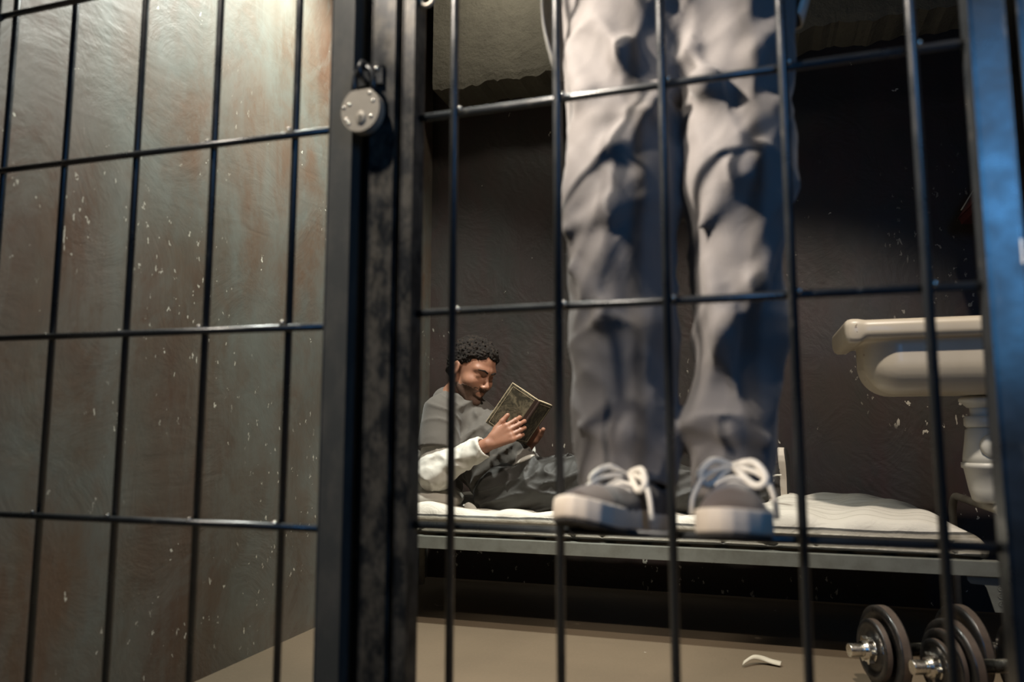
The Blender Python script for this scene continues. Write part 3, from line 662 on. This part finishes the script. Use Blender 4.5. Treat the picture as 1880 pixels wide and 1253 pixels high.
# ------------------------------------------------------------------ shoes
def shoe(parent, heel, toe, up, side=1, lace_long=True, seedv=0):
    """skate shoe; heel/toe = ground-side end points of the sole"""
    heel = np.asarray(heel, float); toe = np.asarray(toe, float); f = toe - heel; Ls = np.linalg.norm(f); f /= Ls
    R = frame(f, up); s = Ls / .29                   # local x forward 0..0.29
    Wm = Matrix([list(R[0]) + [heel[0]], list(R[1]) + [heel[1]], list(R[2]) + [heel[2]], [0, 0, 0, 1]])
    T = lambda p: Wm @ (Vector(p) * s)
    xs = [0, .01, .04, .09, .15, .20, .24, .265, .282, .290]; hw = [.012, .026, .035, .034, .037, .046, .047, .038, .022, .006]; cy = [0, 0, 0, .001, .003, .004, .002, -.001, -.004, -.005]
    root = thing_shoe = bpy.data.objects.new('shoe', None); COL.objects.link(root); root.parent = parent; root.location = Vector(heel); root.matrix_parent_inverse = full(parent).inverted()
    def sole_mesh(z0, z1, grow, nx=40):
        bm = NB(); ringL = []; pts = []
        for i in range(nx + 1):
            x = .29 * (1 - math.cos(math.pi * i / nx)) / 2; w_ = float(np.interp(x, xs, hw)); c_ = float(np.interp(x, xs, cy)) * side; pts.append((x, w_, c_))
        ol = [(x, c_ + w_ + grow) for x, w_, c_ in pts] + [(x, c_ - w_ - grow) for x, w_, c_ in reversed(pts)]
        spring = lambda x: .010 * max(0, (x - .20) / .09) ** 2
        lv = [(z0, -.002), (z0 + .003, 0), (z1 - .004, .0), (z1, -.002)]; rr = []
        for z, g in lv:
            r_ = []
            for x, y in ol:
                cx, cyy = .145, 0; dx, dy = x - cx, y - cyy; l = math.hypot(dx, dy); r_.append(bm.verts.new(T((x + dx / l * g, y + dy / l * g, z + spring(x)))))
            rr.append(r_)
        n = len(ol)
        for a, b in zip(rr, rr[1:]):
            for i in range(n): bm.faces.new((a[i], a[(i + 1) % n], b[(i + 1) % n], b[i]))
        bm.faces.new(rr[0][::-1]); bm.faces.new(rr[-1]); return bm
    link_bm('outsole', sole_mesh(0, .007, 0), M['outsole'], root)
    link_bm('sole', sole_mesh(.006, .036, .002, 72), M['sole'], root, True)
    def loc(P): return ((P - heel) @ R) / s
    def upF(P):
        q = loc(P); x, y, z = q.T
        d = ell(q, (.215, .002 * side, .028), (.070, .043, .030))
        d = sm(.03, d, cap(q, (.20, 0, .026), (.10, 0, .046), .033, .034))
        d = sm(.03, d, ell(q, (.055, 0, .042), (.055, .034, .050)))
        d = sm(.02, d, ell(q, (.04, 0, .03), (.042, .034, .05)))
        d = cut(.008, d, cap(q, (.055, 0, .078), (.060, 0, .13), .026, .03))
        return np.maximum(d, .030 - z) * s
    c = Vector(T((.14, 0, .05)))
    organic('upper', upF, np.array(c) - .2, np.array(c) + .2, .0045, M['upper'], root)
    def toeF(P):
        q = loc(P); x, y, z = q.T
        return np.maximum(np.maximum(upF(P) / s - .0022, .212 + 6 * y * y - x), z - .07) * s
    organic('toe_cap', toeF, np.array(c) - .2, np.array(c) + .2, .0045, M['toe'], root)
    # laces: crossing bars, a bow and dangling ends
    bm = NB()
    for i in range(4):
        x = .185 - i * .022; z = .054 + i * .0075
        tube(bm, [T(p) for p in smoothpts([(x, -.024, z - .006), (x - .004, 0, z + .006), (x - .010, .024, z - .002)], 4)], .0032 * s, 8)
    tube(bm, [T(p) for p in smoothpts([(.118, 0, 0.090), (.135, .030, 0.096), (.150, .046, 0.074), (.142, .030, 0.064), (.120, .004, 0.088)], 6)], .0055 * s, 8)
    tube(bm, [T(p) for p in smoothpts([(.118, 0, 0.090), (.140, -.026, 0.098), (.158, -.044, 0.078), (.142, -.032, 0.064), (.120, -.004, 0.088)], 6)], .0055 * s, 8)
    tube(bm, [T(p) for p in smoothpts([(.118, 0, 0.090), (.150, -.034, 0.079), (.172, -.052, 0.052), (.176, -.056, 0.024)], 6)], .0042 * s, 8)
    tube(bm, [T(p) for p in smoothpts([(.118, 0, 0.090), (.142, .038, 0.080), (.150, .054, 0.054), (.146, .058, 0.020)], 6)], .0042 * s, 8)
    link_bm('laces', bm, M['lace'], root, True)
    return root, T

# ------------------------------------------------------------------ reading man on the bed
rp = thing('person', 'bearded man in a grey tunic sitting on the bed reading a book', 'person', (-.80, 2.70, .38))
HC = V3(-.995, 2.665, .872); HR = frame((.80, -.42, -.36), (.36, -.05, .93))
shR, shL = V3(-1.075, 2.56, .712), V3(-1.065, 2.86, .705); elR, elL = V3(-1.070, 2.50, .500), V3(-.92, 2.95, .47); wrR, wrL = V3(-.868, 2.475, .600), V3(-.800, 2.715, .590)
pel = V3(-.80, 2.715, .455); chest = V3(-1.03, 2.71, .635)
hpR, hpL = V3(-.80, 2.625, .445), V3(-.80, 2.80, .445); knR, knL = V3(-.445, 2.575, .490), V3(-.42, 2.85, .47); anR, anL = V3(-.07, 2.62, .425), V3(.015, 2.80, .43)
fwdR = wrR - elR; fwdR /= np.linalg.norm(fwdR)
segR = hand_segments(wrR + fwdR * .01, (.80, .12, .42), (-.10, .95, .10), (-.42, .05, .80), [(.35, .7, .5), (.35, .75, .5), (.4, .8, .5), (.45, .8, .5)], scale=.93, thumb=(1.15, .1))
segL = hand_segments(wrL, (.34, -.46, .82), (-.45, -.75, -.20), (.65, .2, -.2), [(.5, 1.0, .7), (.55, 1.0, .7), (.6, 1.0, .7), (.7, 1.0, .7)], .6, .93, thumb=(1.2, .35))
handRF = limit(lambda P: handF(P, segR), wrR + V3(.09, 0, .05), .17); handLF = limit(lambda P: handF(P, segL), wrL + V3(.03, -.04, .08), .17)
headLim = limit(lambda P: headF(P, HC, HR), HC, .18)
def bodyF(P):
    d = cap(P, pel, chest, .085, .10); d = sm(.05, d, cap(P, chest + V3(0, -.06, .03), chest + V3(0, .06, .03), .05))
    d = sm(.04, d, cap(P, chest, HC + HR @ V3(-.045, 0, -.15), .08, .058)); nk = cap(P, HC + HR @ V3(-.045, 0, -.17), HC + HR @ V3(-.022, 0, -.055), .057, .052)
    d = sm(.03, d, nk)
    for s_, e_, w_ in ((shR, elR, wrR), (shL, elL, wrL)):
        d = sm(.03, d, cap(P, s_, e_, .042, .034)); d = sm(.02, d, cap(P, e_, w_, .036, .024))
    for h_, k_, a_ in ((hpR, knR, anR), (hpL, knL, anL)):
        d = sm(.03, d, cap(P, h_, k_, .072, .048)); d = sm(.02, d, cap(P, k_, a_, .048, .033))
    d = sm(.018, d, headLim(P)); d = sm(.010, d, handRF(P)); d = sm(.010, d, handLF(P))
    return d
organic('body', bodyF, (-1.25, 2.38, .34), (.12, 3.06, 1.02), .0036, M['skin'], rp)
organic('hair', limit(lambda P: hairF(P, HC, HR), HC, .2), HC - .16, HC + .16, .0024, M['hair'], rp)
organic('beard', limit(lambda P: beardF(P, HC, HR), HC, .2), HC - .16, HC + .16, .0022, M['beard'], rp)
# eyebrows
bm = NB()
for s_ in (-1, 1): tube(bm, [Vector(HC + HR @ V3(*p)) for p in ((.092, .010 * s_, .016), (.089, .026 * s_, .023), (.074, .046 * s_, .020))], [.0028, .0034, .0018], 8)
link_bm('eyebrows', bm, M['hair'], rp, True)
def armfold(P, a, b, f, sd): 
    ax = (b - a) / np.linalg.norm(b - a); return ridges(P, ax * 1.0 + V3(.2, .5, .2), f, sd, 1.0)
def tunicF(P):
    d = cap(P, pel + V3(-.045, 0, .0), chest, .125, .125)
    d = sm(.06, d, cap(P, pel + V3(-.03, -.06, .0), chest + V3(.0, -.05, 0), .085, .09), cap(P, pel + V3(-.03, .06, .0), chest + V3(0, .05, 0), .085, .09))
    d = sm(.05, d, cap(P, shR + V3(.01, .04, .0), shL + V3(.01, -.04, 0), .068))
    aR = (elR - shR) / np.linalg.norm(elR - shR); aL = (elL - shL) / np.linalg.norm(elL - shL)
    sR = cap(P, shR, shR + aR * .17, .068, .078) - .006 * ridges(P, (.3, .6, 1), 26, 5.0, 1.5); sL = cap(P, shL, shL + aL * .17, .066, .076)
    sR = np.maximum(sR, (P - (shR + aR * .135 + V3(0, 0, -.004))) @ aR); sL = np.maximum(sL, (P - (shL + aL * .135)) @ aL)
    # chest flap gathered toward the waist
    d = sm(.03, d, cap(P, chest + V3(.07, -.06, .05), pel + V3(-.01, -.09, .075), .05, .045))
    d = d - .007 * ridges(P, (.7, .3, .9), 22, 1.1, 1.6) - .004 * ridges(P, (.2, 1, -.9), 34, 4.1, 1.2)
    d = d - crease(P @ frame((1, .2, .9), (0, 0, 1)) * V3(.45, 1, 1.6), 14, 2, .009) - crease(P @ frame((.3, .2, -1), (1, 0, 0)) * V3(.5, 1, 1.5), 22, 12, .004)
    d = cut(.01, d, cap(P, shR + aR * .15 + V3(-.01, -.03, 0), elR + V3(-.01, -.03, 0), .058)); d = sm(.012, d, sR, sL)
    d = sm(.03, d, cap(P, chest + V3(-.02, 0, .05), HC + HR @ V3(-.058, 0, -.158), .088, .066))
    neckc = HC + HR @ V3(-.040, 0, -.13)
    d = cut(.008, d, cap(P, neckc + V3(.03, -.0, -.02), neckc + V3(.06, 0, .10), .054, .072))
    d = cut(.01, d, ell(P, neckc + V3(.075, -.02, -.065), (.035, .03, .05)))
    d = sm(.03, d, ell(P, HC + HR @ V3(-.066, 0, -.140), (.040, .062, .035), HR))
    # lower hem cut where the trousers start
    hem = (P - V3(-.845, 2.7, .46)) @ V3(.80, 0, .60) 
    return np.maximum(d, (P - (pel + V3(.055, 0, 0))) @ V3(.85, 0, -.25))
organic('tunic', tunicF, (-1.24, 2.40, .34), (-.66, 3.04, .84), .0048, M['tunic'], rp)
def sleeve(P, s_, e_, w_, sd):
    q = cap(P, s_ + (e_ - s_) * .1, e_, .056, .056); q = sm(.03, q, cap(P, e_, e_ + (w_ - e_) * .92, .055, .037))
    q = q - crease(P, 24, sd, .0045) - .004 * ridges(P, (w_ - e_) / np.linalg.norm(w_ - e_) + V3(.1, .4, -.4), 40, sd, 1.3) - .005 * ridges(P, (0, .5, 1), 30, sd + 2, 1.5)
    ax = (w_ - e_) / np.linalg.norm(w_ - e_); end = e_ + (w_ - e_) * .93
    hollow = cap(P, end - ax * .02, end + ax * .05, .029); q = cut(.004, q, hollow)
    near = np.linalg.norm(P - end, axis=1) < .09
    return np.where(near, np.maximum(q, (P - end) @ ax), q)
def undF(P):
    d = np.minimum(sleeve(P, shR, elR, wrR, .7), sleeve(P, shL, elL, wrL, 2.9))
    d = sm(.03, d, cap(P, shR + V3(.0, .03, 0), shL - V3(0, .03, 0), .05))
    neckc = HC + HR @ V3(-.040, 0, -.13)
    d = sm(.02, d, cap(P, chest, neckc + V3(.02, -.005, -.045), .07, .062)); d = cut(.006, d, cap(P, neckc + V3(.0, 0, -.02), neckc + V3(.02, 0, .10), .058, .066))
    # tail of the shirt showing at the hip and lap
    d = sm(.01, d, ell(P, (-.955, 2.555, .365), (.022, .012, .036), frame((1, 0, .8), (0, 0, 1))))
    d = sm(.008, d, ell(P, (-.765, 2.58, .545), (.040, .03, .012), frame((1, 0, .5), (0, 0, 1))))
    return d
organic('undershirt', undF, (-1.22, 2.38, .32), (-.66, 3.06, .86), .0042, M['white'], rp)
def trF(P):
    d = cap(P, pel + V3(-.06, -.045, -.02), pel + V3(-.06, .045, -.02), .105)
    d = sm(.04, d, cap(P, hpR + V3(-.05, -.01, -.02), knR, .100, .076)); d = sm(.02, d, cap(P, knR, anR, .078, .058))
    L = cap(P, hpL + V3(-.05, .01, -.02), knL, .098, .074); L = sm(.03, L, cap(P, knL, anL, .074, .056)); d = sm(.03, d, L)
    d = sm(.03, d, cap(P, (-.72, 2.60, .485), (-.60, 2.60, .475), .045, .03))
    d = d - .009 * ridges(P, (.8, .35, .55), 19, .6, 1.7) - .006 * ridges(P, (.9, -.4, -.6), 31, 3.0, 1.5) - .010 * ridges(P, (1, .3, -.15), 14, 5.1, 2.0)
    d = d - crease(P @ frame((1, .2, .35), (0, 0, 1)) * V3(.45, 1, 1.6), 15, 4, .010)
    seam = np.abs((P - V3(-.89, 2.6, .466)) @ V3(.55, 0, -.83)); d = d + .003 * np.exp(-(seam / .004) ** 2) * (P[:, 0] < -.6)
    d = np.maximum(d, .368 - P[:, 2])
    for a_, k_ in ((anR, knR), (anL, knL)):
        ax = (a_ - k_) / np.linalg.norm(a_ - k_); d = np.where(np.linalg.norm(P - a_, axis=1) < .12, np.maximum(d, (P - a_) @ ax - .035), d)
    return d
organic('trousers', trF, (-1.04, 2.44, .33), (.13, 2.98, .62), .0048, M['trousers_dark'], rp)
shoe(rp, (.112, 2.79, .382), (.112, 2.74, .590), (-1, .15, .1), 1)
shoe(rp, (-.03, 2.61, .385), (.05, 2.55, .55), (-1, .3, .3), -1)

# ------------------------------------------------------------------ book in his hands
bk = thing('book', 'old worn hardback held open in the hands of the reading man', 'book', (-.75, 2.54, .68))
sT = Vector((-.700, 2.535, .748)); sd_ = Vector((.587, 0, .81)).normalized(); Hh = .166; sB = sT - sd_ * Hh
n1 = Vector((-.091, -.040, .066)); n1 = (n1 - sd_ * n1.dot(sd_)).normalized(); n2 = Vector((.030, .115, .0)); n2 = (n2 - sd_ * n2.dot(sd_)).normalized()
W1 = .112
def slab(bm, o_, u, v, lu, lv, nrm, th, off=0):
    o_ = o_ + nrm * off; a = [o_, o_ + u * lu, o_ + u * lu + v * lv, o_ + v * lv]
    b = [p + nrm * th for p in a]; A_ = [bm.verts.new(p) for p in a]; B_ = [bm.verts.new(p) for p in b]
    bm.faces.new(A_[::-1]); bm.faces.new(B_)
    for i in range(4): bm.faces.new((A_[i], A_[(i + 1) % 4], B_[(i + 1) % 4], B_[i]))
    bmesh.ops.bevel(bm, geom=[e for e in bm.edges if e.verts[0] in A_ + B_], offset=.0007, segments=1, affect='EDGES')
in1 = n1.cross(sd_); in1 = in1 if in1.dot(n2) > 0 else -in1; in2 = n2.cross(sd_); in2 = in2 if in2.dot(n1) > 0 else -in2
for nm, n_, in_, pm in (('front_cover', n1, in1, 1), ('back_cover', n2, in2, 2)):
    bm = NB(); slab(bm, sB, n_, sd_, W1, Hh, in_, .0025); cv = link_bm(nm, bm, M['cover'], bk)
    # worn raised border on the cover
    bm = NB()
    for a, b in (((.008, .008), (.008, Hh - .008)), ((.008, Hh - .008), (W1 - .008, Hh - .008)), ((W1 - .008, Hh - .008), (W1 - .008, .008)), ((W1 - .008, .008), (.008, .008))):
        tube(bm, [sB + n_ * a[0] + sd_ * a[1], sB + n_ * b[0] + sd_ * b[1]], .0006, 6)
    link_bm('cover_border', bm, M['pages'], cv)
bm = NB(); slab(bm, sB, n1, sd_, .016, Hh, -in1, .0008, -.0002); slab(bm, sB, n2, sd_, .016, Hh, -in2, .0008, -.0002); tube(bm, [sB - (n1 + n2) * .002, sT - (n1 + n2) * .002], .005, 10); link_bm('spine', bm, M['spine'], bk)
for n_, in_, th in ((n1, in1, .013), (n2, in2, .009)):
    bm = NB(); N_ = 10; lo_, hi_ = [], []
    for i in range(N_ + 1):
        u = i / N_; h_ = th * (1 - .25 * u) + .004 * math.sin(math.pi * u); p = sB + sd_ * .003 + n_ * (u * (W1 + .0015)) + in_ * .0025
        lo_.append((p, p + sd_ * (Hh - .0015))); hi_.append((p + in_ * h_, p + sd_ * (Hh - .0015) + in_ * h_))
    vl = [[bm.verts.new(q) for q in (a[0], a[1], b[1], b[0])] for a, b in zip(lo_, hi_)]
    for a, b in zip(vl, vl[1:]):
        for k in range(4): bm.faces.new((a[k], a[(k + 1) % 4], b[(k + 1) % 4], b[k]))
    bm.faces.new(vl[0][::-1]); bm.faces.new(vl[-1]); link_bm('page_block', bm, M['pages'], bk)

# ------------------------------------------------------------------ standing man who has climbed onto the door
sp = thing('person', 'standing person in loose grey trousers and dark skate shoes, toes on the door crossbar', 'person', (-.1, 1.18, .51))
YL = 1.205
def L_(x, z, y=YL): return V3(x, y, z)
r_h, r_k, r_a = L_(-.178, 1.30, 1.24), L_(-.192, 1.03, 1.19), L_(-.190, .615, 1.215)   # his right leg (left in view)
l_h, l_k, l_a = L_(-.020, 1.30, 1.24), L_(-.008, 1.03, 1.19), L_(-.026, .615, 1.205)
def trouserS(P):
    hips = cap(P, (-.165, 1.25, 1.42), (-.035, 1.25, 1.42), .125); hips = sm(.04, hips, cap(P, (-.1, 1.25, 1.42), (-.1, 1.26, 1.55), .15, .14))
    R_ = cap(P, r_h, r_k, .108, .083); R_ = sm(.03, R_, cap(P, r_k, L_(-.192, .80), .083, .078)); R_ = sm(.02, R_, cap(P, L_(-.192, .80), L_(-.190, .66, 1.20), .078, .078), cap(P, L_(-.190, .66, 1.20), L_(-.188, .57, 1.195), .078, .074))
    Lg = cap(P, l_h, l_k, .104, .075); Lg = sm(.03, Lg, cap(P, l_k, L_(-.012, .80), .075, .066)); Lg = sm(.02, Lg, cap(P, L_(-.012, .80), L_(-.034, .66, 1.20), .064, .060), cap(P, L_(-.034, .66, 1.20), L_(-.036, .57, 1.185), .060, .058))
    # large hand-placed folds: thick in the middle of each fold, running out into the cloth
    def fold(D, a, b, r, k=.022):
        a, b = V3(*a), V3(*b); m_ = (a + b) / 2 + V3(0, -.006, 0)
        return sm(k, D, cap(P, a + V3(0, .014, 0), m_, .003, r), cap(P, m_, b + V3(0, .014, 0), r, .003))
    R_ = fold(R_, (-.262, 1.125, .99), (-.11, 1.115, 1.17), .019); R_ = fold(R_, (-.265, 1.125, .965), (-.13, 1.12, 1.00), .013)
    R_ = fold(R_, (-.225, 1.14, 1.35), (-.12, 1.13, 1.12), .016); R_ = fold(R_, (-.265, 1.15, 1.27), (-.20, 1.13, 1.09), .013)
    R_ = fold(R_, (-.255, 1.13, .655), (-.13, 1.14, .630), .014, .016); R_ = fold(R_, (-.26, 1.13, .90), (-.15, 1.13, .74), .010)
    Lg = fold(Lg, (-.070, 1.12, .945), (.060, 1.13, 1.10), .024); Lg = fold(Lg, (-.02, 1.12, 1.10), (-.07, 1.13, 1.24), .016)
    Lg = fold(Lg, (-.055, 1.135, .90), (-.015, 1.13, .68), .016); Lg = fold(Lg, (.045, 1.14, .93), (-.01, 1.135, .78), .013)
    Lg = fold(Lg, (-.088, 1.14, .66), (.02, 1.14, .635), .013, .016); Lg = fold(Lg, (.07, 1.17, 1.30), (-.03, 1.13, 1.10), .016)
    Lg = cut(.03, Lg, cap(P, (-.085, 1.10, .915), (.05, 1.10, .945), .010))
    d = sm(.02, R_, Lg); d = sm(.05, d, hips)
    d = d - .005 * ridges(P, (.8, .3, 1), 15, .4, 1.6) - .0035 * ridges(P, (-.9, .3, .8), 27, 2.2, 1.6)
    d = d - crease(P @ frame((.45, .1, 1), (1, 0, 0)) * V3(.55, 1, 1.3), 10, 7, .0055) - crease(P @ frame((-.8, .1, 1), (1, 0, 0)) * V3(.4, 1, 1.3), 17, 9, .002)
    ax = P[:, 2]
    d = np.where(ax < .66, cut(.004, d, np.minimum(cap(P, r_a, r_a - V3(0, 0, .1), .055), cap(P, l_a, l_a - V3(0, 0, .1), .050))), d)
    return np.maximum(d, .560 + .012 * np.sin(P[:, 0] * 30) - .12 * np.clip(P[:, 1] - 1.17, -.1, .1) - P[:, 2])
organic('trousers', trouserS, (-.36, 1.04, .50), (.17, 1.44, 1.66), .0055, M['overall'], sp)
shS = [V3(-.275, 1.25, 1.92), V3(.075, 1.25, 1.92)]; elS = [V3(-.35, 1.17, 1.70), V3(.16, 1.17, 1.70)]; wrS = [V3(-.232, 1.105, 1.86), V3(.105, 1.105, 1.86)]
segS = [hand_segments(wrS[0], (.02, -.35, .95), (.15, -.9, -.35), (1, .1, 0), [(1.1, 1.3, .9)] * 4, .3, thumb=(.5, .8)), hand_segments(wrS[1], (-.02, -.35, .95), (-.15, -.9, -.35), (-1, .1, 0), [(1.1, 1.3, .9)] * 4, .3, thumb=(.5, .8))]
HS = V3(-.10, 1.20, 2.13); HSR = frame((0, -1, -.1), (0, 0, 1))
def bodyS(P):
    d = cap(P, (-.1, 1.25, 1.42), (-.1, 1.25, 1.85), .10, .11); d = sm(.04, d, cap(P, shS[0], shS[1], .05)); d = sm(.03, d, cap(P, (-.1, 1.25, 1.9), HS + V3(0, .03, -.06), .056, .052))
    for i in (0, 1): d = sm(.02, d, cap(P, shS[i], elS[i], .045, .036), cap(P, elS[i], wrS[i], .036, .026)); 
    for i in (0, 1): d = sm(.01, d, limit(lambda Q, s=segS[i]: handF(Q, s), wrS[i] + V3(0, -.03, .06), .17)(P))
    d = sm(.02, d, cap(P, r_h, r_k, .07, .05), cap(P, r_k, r_a, .048, .034), cap(P, l_h, l_k, .07, .05)); d = sm(.02, d, cap(P, l_k, l_a, .048, .034)); d = sm(.02, d, cap(P, r_a, r_a - V3(0, .03, .04), .033), cap(P, l_a, l_a - V3(0, .03, .04), .033))
    return sm(.018, d, limit(lambda Q: headF(Q, HS, HSR), HS, .18)(P))
organic('body', bodyS, (-.42, 1.0, .53), (.22, 1.4, 2.30), .0055, M['skin'], sp)
organic('hair', limit(lambda P: hairF(P, HS, HSR), HS, .2), HS - .16, HS + .16, .0045, M['hair'], sp)
def tunicS(P):
    d = cap(P, (-.1, 1.25, 1.46), (-.1, 1.25, 1.80), .165, .15); d = sm(.06, d, cap(P, shS[0], shS[1], .085))
    for i in (0, 1): d = sm(.03, d, cap(P, shS[i], shS[i] + (elS[i] - shS[i]) * .6, .075, .085))
    d = sm(.03, d, rbox(P, (-.1, 1.25, 1.42), (.19, .13, .08), .07)); d = d - .006 * ridges(P, (.6, .5, .9), 14, 1.4, 1.5)
    return cut(.01, d, cap(P, (-.1, 1.24, 1.97), (-.1, 1.2, 2.1), .065))
organic('tunic', tunicS, (-.44, 1.0, 1.30), (.24, 1.46, 2.05), .0075, M['tunic'], sp)
def sleevS(P):
    d = np.minimum(cap(P, shS[0], elS[0], .055), cap(P, shS[1], elS[1], .055)); d = sm(.02, d, cap(P, shS[0], shS[1], .05)); d = sm(.02, d, cap(P, elS[0], wrS[0], .052, .038), cap(P, elS[1], wrS[1], .052, .038)); return d
organic('undershirt_sleeves', sleevS, (-.44, 1.0, 1.6), (.24, 1.4, 2.0), .008, M['white'], sp)
# long pale shirt tail hanging out behind the hips, seen left and right of the thighs
bm = NB(); rows = []
nU, nV = 36, 14
for j in range(nV + 1):
    v = j / nV; row = []
    for i in range(nU + 1):
        u = i / nU; a = math.radians(-8 + 196 * u); rx = .228 + .012 * math.sin(a * 3) * (1 - v); x = -.107 + rx * math.cos(a) * (.90 + .10 * math.sin(v * math.pi))
        y = 1.245 + .12 * math.sin(a) + .006 * math.sin(a * 11)
        zb = 1.292 + .055 * (1 - abs(math.cos(a))) ** 1 + (.02 if x > 0 else -.012); z = zb + (1.52 - zb) * v
        row.append(bm.verts.new((x, y, z)))
    rows.append(row)
for a, b in zip(rows, rows[1:]):
    for i in range(nU): bm.faces.new((a[i], a[i + 1], b[i + 1], b[i]))
o = link_bm('shirt_tail', bm, M['white'], sp, True); md = o.modifiers.new('t', 'SOLIDIFY'); md.thickness = .003; md.offset = 0
# toes poke through between the bars and rest on the crossbar
shoe(sp, (-.140, 1.215, .488), (-.234, .965, .525), (0, 0, 1), -1)
shoe(sp, (-.030, 1.230, .512), (-.028, .950, .514), (0, 0, 1), 1)
